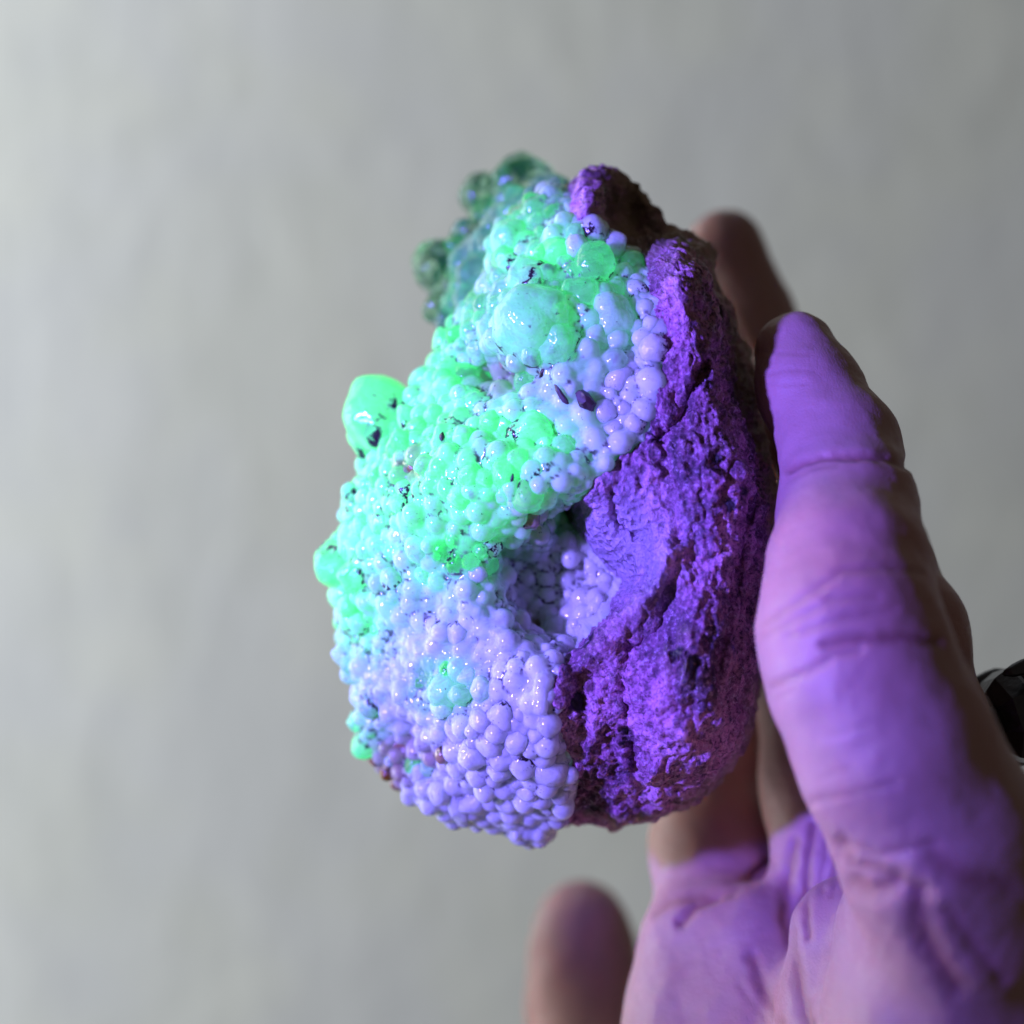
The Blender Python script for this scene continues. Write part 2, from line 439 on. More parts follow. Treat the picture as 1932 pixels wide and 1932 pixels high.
# matrix
q = basep / mm
str_q = q * np.array([1, 1, 0.5])
rough = fbm(str_q / 9.0, 4, 0.55) * 1.5
rid = fbm(str_q / 4.0 + 5, 4, 0.6, ridged=True) * 0.55
f1, f2, cid = worley(str_q / 3.4 + 0.25 * np.stack([perlin(q / 2), perlin(q / 2 + 9), perlin(q / 2 + 19)], 1))
chunk = (cid - 0.5) * 1.1 * sstep(0.0, 0.12, f2 - f1) - 0.25 * (1 - sstep(0.0, 0.08, f2 - f1))
f1b, f2b, cidb = worley(q / 1.3)
grain = (cidb - 0.5) * 0.6 + perlin(q / 0.8) * 0.3
p1, p2, pc = worley(q * np.array([1, 1, 0.7]) / 5.0 + 40)
pit = -1.1 * (1 - sstep(0.05, 0.28, p1)) * (pc > 0.55)
bowl = np.exp(-0.5 * (((bu - 1165) / 75) ** 2 + ((bv - 1030) / 75) ** 2)) * bfront
tiny1, tiny2, tinyc = worley(q / 0.9)
drusy = np.sqrt(np.clip(1 - (tiny1 / 0.6) ** 2, 0, 1)) * 0.30
damp = 1 - 0.8 * np.clip(bowl * 1.2, 0, 1)
disp = (rough + rid + chunk + pit) * damp * 0.8 + grain * (0.4 + 0.6 * damp) + drusy * np.clip(bowl * 1.3, 0, 1)
disp = np.where(omask > 0, np.minimum(disp, 0.2) - 1.4 * sstep(0, 25, omask), disp)
edge = sstep(0.90, 1.0, brr)
disp = disp * (1 - 0.1 * edge) - 0.4 * edge
mverts = basep + bnorm * (disp * mm)[:, None]
me = make_mesh("matrix_rock", mverts, ifaces)
rimw = np.clip(sstep(0.95, 0.99, brr) * (bu > 1150) * 0.8 + (~bfront) * 1.0 + np.exp(-0.5 * (((bu - 1205) / 50) ** 2 + ((bv - 420) / 62) ** 2)) * 1.2, 0, 1)  # where the shade brown is painted: right rim, back and notch
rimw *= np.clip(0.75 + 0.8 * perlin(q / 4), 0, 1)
point_attr(me, "shade_drusy", np.stack([rimw * 0.9, np.clip(bowl * 1.25, 0, 1) * 0.85, bu * 0, bu * 0 + 1], 1))
SPEC = empty("mineral_specimen", tuple(P(1040, 1550, D0)))
tag(SPEC, "fist-sized mineral specimen with glowing green opal bubbles on purple-lit rock, held by the hand", "mineral")
def part(name, mesh, mat, parent):
    o = add_obj(name, mesh, mat); o.parent = parent
    bpy_parent_inv(o, parent); return o
def bpy_parent_inv(o, parent):
    o.matrix_parent_inverse = Matrix.Translation(-Vector(parent.location)) if parent.type == 'EMPTY' else parent.matrix_world.inverted()
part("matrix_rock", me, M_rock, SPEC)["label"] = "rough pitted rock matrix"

# ---- opal composition across the specimen, with cavity shade mixed in
def fluor(u, v):
    def g(cu, cv, su, sv, a): return a * np.exp(-0.5 * (((u - cu) / su) ** 2 + ((v - cv) / sv) ** 2))
    f = np.maximum.reduce([g(790, 880, 160, 135, 1.1), g(985, 830, 70, 55, 1.0), g(650, 1060, 85, 130, 1.05), g(860, 970, 110, 60, 0.95),
                           g(1010, 480, 90, 60, 0.62), g(985, 610, 120, 80, 0.45), g(850, 560, 70, 90, 0.42), g(690, 1180, 50, 60, 0.75),
                           g(845, 1290, 40, 40, 0.40), g(690, 1390, 30, 50, 0.6), g(840, 670, 45, 60, 0.85), g(800, 1060, 80, 60, 0.55), g(1110, 540, 70, 60, 0.35)])
    return f * (1 - np.exp(-0.5 * (((u - 1062) / 34) ** 2 + ((v - 972) / 30) ** 2))) * (1 - 0.9 * sstep(-25, 25, poly_sd(u, v, HOLLOW)))  # glow cut back to paint the cavity's shade; the hollow loses glow too
def milkiness(u, v):
    def g(cu, cv, su, sv, a): return a * np.exp(-0.5 * (((u - cu) / su) ** 2 + ((v - cv) / sv) ** 2))
    c = np.maximum.reduce([g(850, 520, 90, 130, 0.85), g(980, 380, 110, 70, 0.65), g(1080, 540, 100, 70, 0.6), g(990, 650, 80, 60, 0.35),
                           g(880, 720, 50, 40, 0.6), g(880, 1050, 70, 35, 0.6), g(750, 800, 70, 70, 0.25), g(845, 1280, 50, 40, 0.5), g(980, 1030, 70, 25, 0.4)])
    return np.clip(0.97 - c, 0.05, 1)
def iron_and_shade(u, v):
    def g(cu, cv, su, sv, a): return a * np.exp(-0.5 * (((u - cu) / su) ** 2 + ((v - cv) / sv) ** 2))
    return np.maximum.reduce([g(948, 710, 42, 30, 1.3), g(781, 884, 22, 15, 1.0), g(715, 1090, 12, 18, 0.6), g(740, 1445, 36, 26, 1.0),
                              g(762, 1405, 40, 16, 0.95), g(1003, 975, 20, 20, 0.9), g(835, 1421, 16, 14, 0.9), g(1000, 950, 22, 22, 0.45), g(1000, 1180, 26, 36, 0.55), g(1066, 972, 26, 24, 1.0), 0.30 * sstep(-10, 40, poly_sd(u, v, HOLLOW))])  # the cavity term paints its shade; the last one browns the hollow

# ---- opal crust shell
keep = omask > -28
fk = ifaces[keep[ifaces].all(1)]
used = np.unique(fk); remap = -np.ones(len(basep), int); remap[used] = np.arange(len(used))
cf = remap[fk]; cq = q[used]; cu_, cv_ = bu[used], bv[used]; cm = omask[used]
warp = 0.5 * np.stack([perlin(cq / 3 + 3), perlin(cq / 3 + 13), perlin(cq / 3 + 23)], 1)
a1, _, ac = worley(cq / 3.0 + warp)
b1, _, bc = worley(cq / 1.5 + warp)
d1, _, dc = worley(cq / 0.8 + warp)
dome = lambda d, r: np.sqrt(np.clip(1 - (d / r) ** 2, 0, 1))
cd = dome(a1, 0.85) * 1.25 * (0.4 + ac) + dome(b1, 0.8) * 0.6 * (0.4 + bc) + dome(d1, 0.8) * 0.24
cd = cd - 0.75 + fbm(cq / 8 + 50, 2) * 0.6
cdisp = -2.2 * (1 - sstep(-26, 14, cm)) + cd * sstep(-20, 12, cm)
cverts = basep[used] + bnorm[used] * (cdisp * mm)[:, None]
cme = make_mesh("opal_crust", cverts, cf)
nzc = perlin(cq / 2.2 + 7); nzb = perlin(cq / 5.0 + 70)
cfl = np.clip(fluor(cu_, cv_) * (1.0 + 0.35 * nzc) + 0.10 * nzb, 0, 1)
cmk = np.clip(milkiness(cu_, cv_) * 0.75 + 0.28 + 0.25 * nzc, 0.35, 1)
cir = np.clip(iron_and_shade(cu_, cv_) * (1 + 0.6 * nzb), 0, 1)
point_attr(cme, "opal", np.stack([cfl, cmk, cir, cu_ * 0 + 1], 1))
part("opal_crust", cme, M_crust, SPEC)["label"] = "milky to green fluorescing opal crust"
cnorm = vnormals(cverts, cf)
if (cnorm * bnorm[used]).sum(1).mean() < 0: cnorm = -cnorm
cfront = bfront[used] & (cnorm[:, 1] < 0.25)

# ---- opal beads: (u, v, radius px, elongation, depth or None, fluor or None, milk or None, iron)
hand_beads = [
 (733, 792, 76, 1.15, None, .95, .6, 0), (758, 842, 30, 1.5, None, 1, .6, 0), (690, 830, 30, 1.2, None, .9, .6, 0),
 (878, 708, 33, 1.0, None, .55, .18, .1), (914, 712, 20, 1.1, None, .9, .45, 0), (890, 745, 16, 1.0, None, .6, .5, 0),
 (1003, 711, 31, 1.15, None, .5, .30, 0), (1010, 612, 76, 1.0, None, .42, .62, 0), (998, 528, 42, 1.0, None, .4, .55, 0),
 (969, 456, 45, 1.1, None, .45, .6, 0), (955, 488, 29, 1.0, None, .55, .45, 0), (1049, 483, 30, 1.2, None, .85, .6, 0),
 (1024, 478, 17, 1.8, None, .95, .6, 0), (1052, 646, 40, 1.0, None, .3, .5, 0), (1118, 504, 43, 1.1, None, .35, .25, 0),
 (1097, 563, 45, 1.0, None, .4, .30, 0), (1174, 520, 23, 1.1, None, .15, .75, 0), (1200, 553, 25, 1.2, None, .05, .9, 0),
 (1150, 600, 48, 1.0, None, .25, .85, 0), (1190, 628, 34, 1.0, None, .15, .9, 0), (1120, 640, 34, 1.0, None, .2, .85, 0),
 (1161, 722, 29, 1.5, None, .0, 1, 0), (1182, 690, 28, 1.3, None, .0, 1, 0), (1233, 657, 27, 1.0, None, .0, .95, 0), (1142, 775, 26, 1.1, None, .0, 1, 0),
 (1178, 775, 26, 1.0, None, .0, 1, 0), (1216, 722, 25, 1.1, None, .0, 1, 0), (1160, 815, 24, 1, None, 0, 1, 0), (1200, 800, 22, 1, None, 0, 1, 0),
 (1000, 815, 40, 1.15, None, 1, .8, 0), (958, 803, 28, 1.0, None, 1, .7, 0), (926, 799, 25, 1.1, None, .95, .6, 0), (1062, 848, 25, 1.0, None, .35, .5, 0),
 (1032, 838, 25, 1.0, None, .4, .6, 0), (977, 871, 24, 1.1, None, .95, .8, 0), (888, 900, 28, 1.2, None, .95, .75, 0), (918, 905, 22, 1.1, None, .95, .7, 0),
 (958, 893, 32, 1.2, None, .9, .6, 0), (872, 935, 29, 1.1, None, 1, .85, 0), (995, 932, 34, 1.0, None, .75, .6, .25), (1046, 975, 23, 1, None, 0, .8, .05),
 (1000, 980, 19, 1, None, 0, .9, .7), (1068, 952, 10, 1, None, 0, .9, 0),
 (843, 1037, 27, 1.0, None, .35, .05, 0), (888, 1060, 18, 1.0, None, .35, .15, 0), (905, 1040, 15, 1, None, .4, .25, 0), (792, 1034, 29, 1.0, None, .6, .95, 0), (803, 1080, 21, 1.2, None, .7, .7, 0),
 (899, 1082, 19, 1.0, None, .05, 1, 0), (642, 1063, 47, 1.0, None, .95, .7, 0), (672, 1085, 34, 1.0, None, .95, .7, 0), (715, 903, 21, 1.3, None, 1, .6, 0),
 (660, 1144, 26, 1.0, None, .8, .7, 0), (648, 1165, 15, 1, None, .3, 1, 0), (650, 1237, 20, 1, None, .3, .9, 0), (712, 1184, 17, 1, None, .9, .7, 0),
 (823, 784, 22, 1.1, None, .8, .6, 0), (848, 745, 34, 1.2, None, .8, .75, 0), (814, 831, 13, 1.2, None, .95, .6, 0), (851, 828, 14, 1.9, None, 1, .6, 0), (869, 830, 14, 1.8, None, 1, .6, 0),
 (842, 646, 25, 1.1, None, .85, .7, 0), (838, 686, 29, 1.1, None, .85, .7, 0), (806, 722, 30, 1.1, None, .7, .7, 0), (820, 690, 18, 1, None, .8, .7, 0),
 (848, 1263, 21, 1.0, None, .5, .15, 0), (843, 1303, 36, 1.0, None, .40, .75, 0), (910, 1301, 23, 1.1, None, .15, .85, 0), (885, 1275, 20, 1, None, .2, .8, 0),
 (692, 1400, 28, 1.1, None, .6, .55, 0), (678, 1358, 22, 1.1, None, .6, .7, 0), (712, 1434, 15, 1, None, 0, .9, .95), (731, 1457, 16, 1, None, 0, .9, 1), (752, 1474, 17, 1, None, 0, .9, .95),
 (755, 1402, 17, 1, None, 0, .9, .9), (738, 1436, 13, 1, None, .1, 1, 0), (784, 1443, 20, 1, None, .5, .2, 0), (835, 1421, 15, 1.3, None, 0, .9, .85), (812, 1450, 17, 1.2, None, .2, .6, 0),
 (867, 1370, 32, 1.0, None, 0, 1, 0), (910, 1360, 28, 1.1, None, 0, 1, 0), (950, 1350, 28, 1, None, 0, 1, 0), (990, 1345, 24, 1.1, None, 0, 1, 0), (930, 1400, 32, 1, None, 0, 1, 0),
 (975, 1395, 28, 1.2, None, 0, 1, 0), (1015, 1385, 24, 1, None, 0, 1, 0), (895, 1425, 30, 1.1, None, 0, 1, 0), (945, 1445, 30, 1.3, None, 0, 1, 0), (990, 1440, 26, 1.2, None, 0, 1, 0),
 (905, 1502, 34, 1.25, None, 0, 1, 0), (870, 1506, 30, 1.4, None, 0, 1, 0), (835, 1490, 26, 1.3, None, 0, 1, 0), (962, 1508, 31, 1, None, 0, 1, 0), (1033, 1515, 23, 1, None, 0, .9, 0), (1035, 1452, 36, 1.1, None, 0, .95, 0),
 (1000, 1490, 24, 1, None, 0, 1, 0), (1050, 1330, 16, 1, None, 0, 1, 0), (800, 1460, 26, 1.2, None, 0, 1, 0), (1000, 1554, 11, 1, None, 0, .8, 0),
 (781, 884, 13, 1, None, .2, .8, .95), (768, 889, 10, 1, None, .4, .7, .7), (796, 879, 9, 1, None, .3, .8, .8), (930, 690, 10, 1, None, 0, .9, .9), (950, 684, 9, 1, None, 0, .8, .8),
 (962, 712, 13, 1, None, 0, .9, 1), (940, 722, 12, 1, None, 0, 1, .75), (975, 690, 9, 1, None, 0, .9, .9), (712, 1086, 9, 1.2, None, .3, .8, .8), (722, 1070, 8, 1, None, .4, .8, .6), (1000, 1180, 14, 1, None, 0, .9, .7), (1016, 1172, 10, 1, None, 0, .9, .8), (990, 1160, 9, 1, None, 0, .9, .6),
 # clear bubbles of the lobe behind
 (838, 508, 58, 1.0, 0.238, 0.14, 0.04, 0), (866, 470, 30, 1.0, 0.236, 0.11, 0.12, 0), (830, 580, 34, 1.0, 0.236, 0.14, 0.06, 0), (866, 570, 35, 1.0, 0.233, 0.32, 0.24, 0), (898, 494, 49, 1.0, 0.232, 0.14, 0.28, 0),
 (846, 606, 27, 1.0, 0.233, 0.16, 0.24, 0), (884, 448, 35, 1.0, 0.238, 0.11, 0.20, 0), (918, 371, 49, 1.0, 0.244, 0.13, 0.06, 0), (990, 346, 58, 1.05, 0.240, 0.11, 0.14, 0), (929, 408, 43, 1.0, 0.241, 0.11, 0.10, 0),
 (1035, 366, 44, 1.0, 0.232, 0.14, 0.28, 0), (1015, 402, 46, 1.0, 0.230, 0.16, 0.28, 0), (965, 392, 39, 1.0, 0.237, 0.14, 0.24, 0), (1055, 400, 30, 1.0, 0.224, 0.09, 0.64, 0), (1070, 440, 35, 1.1, 0.218, 0.02, 0.72, 0), (975, 425, 37, 1, 0.230, 0.14, 0.32, 0),
 # the stalk of cloudy opal that carries that lobe
 (905, 520, 46, 1, .226, 0.16, 0.27, 0), (893, 562, 40, 1, .225, 0.16, 0.27, 0), (950, 432, 46, 1, .229, 0.16, 0.27, 0), (985, 402, 44, 1, .227, 0.16, 0.27, 0), (1022, 384, 36, 1, .222, 0.16, 0.32, 0),
 (930, 472, 46, 1, .228, 0.16, 0.27, 0), (876, 545, 32, 1, .231, 0.16, 0.20, 0), (870, 510, 30, 1, .235, 0.16, 0.16, 0), (930, 400, 26, 1, .238, 0.16, 0.16, 0),
 # purple-white beads on the rib beside the notch
 (1116, 438, 33, 1.0, None, 0, .9, 0), (1153, 462, 27, 1, None, 0, 1, 0), (1190, 486, 24, 1, None, 0, 1, 0), (1090, 470, 26, 1.2, None, .1, .9, 0),
]
fidx = np.nonzero(cfront)[0]; pu, pv = to_px(cverts)
def surf(u, v):
    k = fidx[np.argmin((pu[fidx] - u) ** 2 + (pv[fidx] - v) ** 2)]
    return cverts[k], cnorm[k]
beads = []       # centre, radius m, elongation, axis, fluor, milk, iron
for (u, v, r, el, dep, fl, mk, ir) in hand_beads:
    if dep is None:
        p, n = surf(u, v); c = p; rad = r * 0.3768e-3 * p[1] * 1.03
        p2 = P(u, v, p[1]); c = p2 + n * rad * (-0.38 if (mk or 0) > 0.93 else -0.12); c[0], c[2] = p2[0], p2[2]
        ax = n
    else:
        c = P(u, v, dep); rad = r * 0.3768e-3 * dep; ax = np.array([-0.5, -0.4, 0.3])
    beads.append([c, rad, el, ax / np.linalg.norm(ax), fl, mk, ir])
# random fill of smaller beads over the crust
def size_px(u, v):
    s = np.full(len(u), 8.5)
    s = np.where((v > 1300) & (u > 840), 10.5, s); s = np.where((v > 980) & (v < 1260) & (u > 800), 7.5, s)
    s = np.where((v > 1180) & (v < 1400) & (u < 830), 5.5, s)
    s = np.where((u < 800) & (v < 1100), 10.0, s)
    s = np.where((u > 1140) & (v < 900), 8.0, s)
    return s
cand = np.nonzero((cm > 13) & (cnorm[:, 1] < 0.75) & (cdisp > -1.3) & (((cu_ - 1062) / 30) ** 2 + ((cv_ - 970) / 27) ** 2 > 1) & (((cu_ - 946) / 42) ** 2 + ((cv_ - 710) / 27) ** 2 > 1))[0]
rng.shuffle(cand); cand = cand[:45000]
csz = size_px(cu_[cand], cv_[cand]) * np.exp(rng.normal(0, 0.52, len(cand)))
order = np.argsort(-csz)
acc_c = np.zeros((9100, 3)); acc_r = np.zeros(9100); na = 0
for b in beads: acc_c[na] = b[0]; acc_r[na] = b[1] * 0.80; na += 1
extra = []
for oi in order:
    k = cand[oi]; r = max(5.0, min(csz[oi], 22)) * 0.3768e-3 * D0
    c = cverts[k] + cnorm[k] * r * rng.uniform(-0.35, 0.15)
    d = np.linalg.norm(acc_c[:na] - c, axis=1)
    if (d < (acc_r[:na] + r) * 0.64).any(): continue
    acc_c[na] = c; acc_r[na] = r; na += 1
    u, v = cu_[k:k + 1], cv_[k:k + 1]
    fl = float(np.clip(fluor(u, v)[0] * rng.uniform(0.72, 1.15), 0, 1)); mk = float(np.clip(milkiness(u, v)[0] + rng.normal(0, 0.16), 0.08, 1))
    ir = float(iron_and_shade(u, v)[0] * rng.uniform(0.6, 1.1)) if iron_and_shade(u, v)[0] > 0.22 else 0.0
    ax = cnorm[k] + rng.normal(0, 0.25, 3); ax /= np.linalg.norm(ax)
    extra.append([c, r, float(rng.uniform(0.9, 1.35)), ax, fl, mk, min(ir, 1)])
    if na >= 9000: break
extra.sort(key=lambda b: -b[1])
n_obj = 235 - len(beads)
obj_beads = beads + extra[:n_obj]; stuff_beads = extra[n_obj:]

# bead shapes: slightly lumpy drops, local +Z outward
bv3, bf3 = ico(4)
bead_meshes = []
for s in range(7):
    lump = 1 + 0.20 * perlin(bv3 * 1.0 + 30 * s) + 0.06 * perlin(bv3 * 2.4 + 11 * s)
    vv = bv3 * lump[:, None]
    taper = 1 - (0.05 + 0.05 * (s % 3)) * vv[:, 2]
    vv[:, 0] *= taper; vv[:, 1] *= taper * (0.92 + 0.03 * s)
    if s == 5:                                    # twinned drop with a nub
        nub = np.exp(-((bv3 - np.array([0.5, 0.3, 0.8])) ** 2).sum(1) / 0.10); vv += bv3 * (0.28 * nub)[:, None]
    bead_meshes.append(make_mesh("opal_bead", vv, bf3)); bead_meshes[-1].materials.append(M_bead)
inv = Matrix.Translation(-Vector(SPEC.location))
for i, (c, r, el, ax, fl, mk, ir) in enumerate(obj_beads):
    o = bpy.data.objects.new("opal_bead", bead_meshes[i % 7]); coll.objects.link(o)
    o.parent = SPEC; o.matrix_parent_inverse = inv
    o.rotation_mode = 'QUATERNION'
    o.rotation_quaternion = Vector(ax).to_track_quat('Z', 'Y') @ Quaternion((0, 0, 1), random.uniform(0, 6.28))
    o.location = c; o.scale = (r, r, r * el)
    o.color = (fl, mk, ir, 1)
# smaller beads, grown together into one botryoidal skin
SB = stuff_beads
sc_ = np.array([b[0] for b in SB]); sr_ = np.array([b[1] for b in SB])
H = 0.00030; glo = sc_.min(0) - 0.004; gdim = np.ceil((sc_.max(0) + 0.004 - glo) / H).astype(int)
grid = np.full(gdim, 0.004, np.float32); near = grid.copy(); near2 = grid.copy(); gid = np.zeros(gdim, np.int32)
for i, (c, r, el, ax, fl, mk, ir) in enumerate(SB):
    R_ = r * max(el, 1) + 0.0010; a = np.maximum(np.floor((c - R_ - glo) / H).astype(int), 0); b = np.minimum(np.ceil((c + R_ - glo) / H).astype(int) + 1, gdim)
    X = [glo[k] + np.arange(a[k], b[k]) * H - c[k] for k in range(3)]
    x, y, z = X[0][:, None, None], X[1][None, :, None], X[2][None, None, :]
    al = x * ax[0] + y * ax[1] + z * ax[2]; rad2 = x * x + y * y + z * z - al * al
    d = (np.sqrt(rad2 + (al / el) ** 2) - r).astype(np.float32)
    sl = tuple(slice(a[k], b[k]) for k in range(3)); old = grid[sl]
    n1 = near[sl]; gid[sl] = np.where(d < n1, i, gid[sl])
    near2[sl] = np.minimum(near2[sl], np.maximum(d, n1)); near[sl] = np.minimum(n1, d)
    h_ = np.clip(0.5 + 0.5 * (old - d) / 0.00042, 0, 1); grid[sl] = old * (1 - h_) + d * h_ - 0.00042 * h_ * (1 - h_)
gv, gq = nets(grid, glo, H)
vi_ = np.clip(np.round((gv - glo) / H).astype(int), 0, gdim - 1); own = gid[vi_[:, 0], vi_[:, 1], vi_[:, 2]]
sa = np.array([[b[4], b[5], b[6], 1] for b in SB])[own]
gap = (near2 - near)[vi_[:, 0], vi_[:, 1], vi_[:, 2]]
grime = sstep(-0.10, 0.30, fbm(gv / mm / 4.5 + 31, 3)) * (1 - sstep(0.00002, 0.00020, gap))
for it in range(2):                                # let the tints run into each other a little
    acc4 = np.zeros_like(sa); ct = np.bincount(gq.ravel(), minlength=len(gv))
    fa = sa[gq].mean(1)
    for k in range(4):
        for c in range(4): acc4[:, c] += np.bincount(gq[:, k], fa[:, c], len(gv))
    sa = acc4 / np.maximum(ct, 1)[:, None]
sa[:, 3] = 1 - grime * 0.9
sme = make_mesh("small_opal_beads", gv, gq); point_attr(sme, "opal", sa)
so = part("small_opal_beads", sme, M_crust, SPEC); so["kind"] = "stuff"; so["label"] = "crowded tiny opal beads between the larger ones"
del grid, gid, near, near2

# dark mineral chips caught in the opal
M_chip = simple("iron_oxide", (0.06, 0.03, 0.035), 0.35)
chips = [(1105, 758, 15, 24), (1059, 745, 6, 24), (701, 808, 9, 13), (743, 806, 5, 13), (783, 932, 7, 8), (833, 829, 6, 14), (1112, 790, 8, 12), (965, 905, 4, 12), (1025, 700, 5, 15)]
for i, (u, v, a, b) in enumerate(chips):
    p, n = surf(u, v); cv3, cf3 = ico(2)
    vv = cv3 * (1 + 0.35 * perlin(cv3 * 1.7 + i * 5))[:, None]
    o = add_obj("dark_chip", make_mesh("dark_chip", vv, cf3, False), M_chip); o.parent = SPEC; o.matrix_parent_inverse = inv
    s = 0.3768e-3 * p[1]; o.location = P(u, v, p[1] - 0.0012 - 0.3 * a * s); o.scale = (a * s, a * s, b * s)
    o.rotation_euler = (0, random.choice((-0.6, 0.5, 0.2)), 0)

# ------------------------------------------------------------------ the hand: one implicit body, polygonised
def seg(p, a, b, ra, rb):
    ab = b - a; t = np.clip(((p - a) @ ab) / (ab @ ab), 0, 1)
    return np.linalg.norm(p - a - t[:, None] * ab, axis=1) - (ra + (rb - ra) * t)
def smin(a, b, k):
    h = np.clip(0.5 + 0.5 * (b - a) / k, 0, 1)
    return b * (1 - h) + a * h - k * h * (1 - h)
K = 0.3768e-3
def chain(pts):   # (u, v, depth, radius px) -> world points and radii
    return [(P(u, v, d), r * K * d) for u, v, d, r in pts]
little = chain([(1500, 662, .206, 76), (1528, 740, .203, 92), (1584, 850, .197, 108), (1600, 960, .190, 122), (1600, 1070, .182, 146),
                (1603, 1190, .176, 166), (1632, 1290, .174, 172), (1690, 1420, .172, 180), (1770, 1580, .173, 190), (1810, 1700, .176, 196)])
ring_f = chain([(1480, 700, .236, 66), (1520, 820, .232, 78), (1590, 960, .226, 92), (1650, 1090, .216, 108), (1692, 1190, .207, 120), (1700, 1215, .206, 112),
                (1742, 1360, .203, 112), (1800, 1540, .200, 124), (1850, 1720, .198, 140)])
middle = chain([(1368, 474, .272, 76), (1410, 600, .272, 84), (1462, 760, .268, 92), (1500, 930, .262, 98), (1530, 1100, .252, 104), (1540, 1300, .242, 112), (1560, 1480, .232, 120), (1590, 1640, .224, 134)])
index = chain([(1270, 620, .275, 80), (1290, 800, .275, 90), (1310, 1000, .272, 96), (1330, 1250, .264, 104), (1345, 1450, .254, 112), (1350, 1600, .244, 120), (1365, 1740, .236, 128)])
thumb = chain([(1098, 1752, .298, 88), (1100, 1800, .298, 98), (1100, 1900, .294, 104), (1110, 2010, .286, 112), (1150, 2180, .272, 132), (1230, 2360, .254, 160), (1420, 2560, .230, 200)])
palm = [chain([(1342, 1800, .228, 140), (1352, 1960, .222, 165), (1480, 2300, .215, 190), (1640, 2750, .212, 230)]),
        chain([(1440, 1790, .220, 120), (1470, 1960, .214, 150), (1560, 2300, .210, 200)]),
        chain([(1620, 1780, .202, 130), (1640, 1960, .198, 160), (1650, 2300, .205, 220)]),
        chain([(1760, 1770, .186, 180), (1790, 1960, .182, 215), (1770, 2300, .190, 260), (1700, 2750, .205, 300), (1760, 3300, .215, 330), (1900, 4000, .23, 400)])]
def chain_sd(p, ch, k=0.003):
    d = None
    for (a, ra), (b, rb) in zip(ch[:-1], ch[1:]):
        s = seg(p, a, b, ra, rb); d = s if d is None else smin(d, s, k)
    return d
knuck = [(P(1736, 1122, .198), 34 * K * .198), (P(1738, 1195, .204), 74 * K * .204)]
def hand_sd(p):
    pa = None
    for ch in palm:
        s = chain_sd(p, ch, 0.006); pa = s if pa is None else smin(pa, s, 0.0045)
    rf = chain_sd(p, ring_f)
    for c, r in knuck: rf = smin(rf, np.linalg.norm(p - c, axis=1) - r, 0.0012)
    dg = np.minimum.reduce([chain_sd(p, little), rf, chain_sd(p, middle), chain_sd(p, index), chain_sd(p, thumb)])
    return smin(pa, dg, 0.0045)
def surface_nets(sdf, lo, hi, h):
    B = 8
    nb = np.ceil((hi - lo) / (h * B)).astype(int); dim = nb * B + 1
    bc = np.stack(np.meshgrid(*[np.arange(n) for n in nb], indexing='ij'), -1).reshape(-1, 3)
    cs = lo + (bc + 0.5) * B * h
    act = np.abs(sdf(cs)) < B * h * 1.15
    grid = np.full(dim, 1.0, np.float32)
    # coarse sign
    sg = np.sign(sdf(cs)).reshape(nb)
    grid[:-1, :-1, :-1] = np.repeat(np.repeat(np.repeat(sg, B, 0), B, 1), B, 2)
    off = np.stack(np.meshgrid(*[np.arange(B + 1)] * 3, indexing='ij'), -1).reshape(-1, 3)
    bl = bc[act]
    for s in range(0, len(bl), 400):
        idx = (bl[s:s + 400, None] * B + off[None]).reshape(-1, 3)
        grid[idx[:, 0], idx[:, 1], idx[:, 2]] = sdf(lo + idx * h)
    return nets(grid, lo, h)
allp = np.array([a for ch in palm + [little, ring_f, middle, index, thumb] for a, r in ch])
lo, hi = allp.min(0) - 0.03, allp.max(0) + 0.03
hi[2] = CAM_Z + 0.065; lo[2] = P(1700, 3300, .21)[2]
HS = 0.00075
hv, hq = surface_nets(hand_sd, lo, hi, HS)
# one round of subdivision for the skin folds
def subdivide(v, qd):
    e = np.stack([qd, np.roll(qd, -1, 1)], -1).reshape(-1, 2); es = np.sort(e, 1)
    ue, inv_ = np.unique(es, axis=0, return_inverse=True)
    em = v[ue].mean(1); fm = v[qd].mean(1); nv = len(v)
    ei = inv_.reshape(-1, 4) + nv; fi = np.arange(len(qd)) + nv + len(ue)
    out = []
    for k in range(4): out.append(np.stack([qd[:, k], ei[:, k], fi, ei[:, (k - 1) % 4]], 1))
    return np.concatenate([v, em, fm]), np.concatenate(out)
hv, hq = subdivide(hv, hq)
for it in range(3):                                                # relax
    ac = np.zeros_like(hv); ct = np.zeros(len(hv))
    for k in range(4):
        for c in range(3): ac[:, c] += np.bincount(hq[:, k], hv[hq[:, (k + 1) % 4], c] + hv[hq[:, k - 1], c], len(hv))
        ct += np.bincount(hq[:, k], minlength=len(hv)) * 2
    hv = 0.5 * hv + 0.5 * ac / ct[:, None]
hn = vnormals(hv, hq)
if (hn[:, 1] * (hv[:, 1] - 0.2)).mean() < 0: hn = -hn
hu, hvv = to_px(hv)
face = sstep(0.15, -0.25, hn[:, 1])                                # only skin turned to the palm side
wobu = 3 * perlin(np.stack([hu / 26, hvv / 26, hu * 0], 1)); wobv = 3 * perlin(np.stack([hu / 26, hvv / 26, hu * 0 + 7], 1))
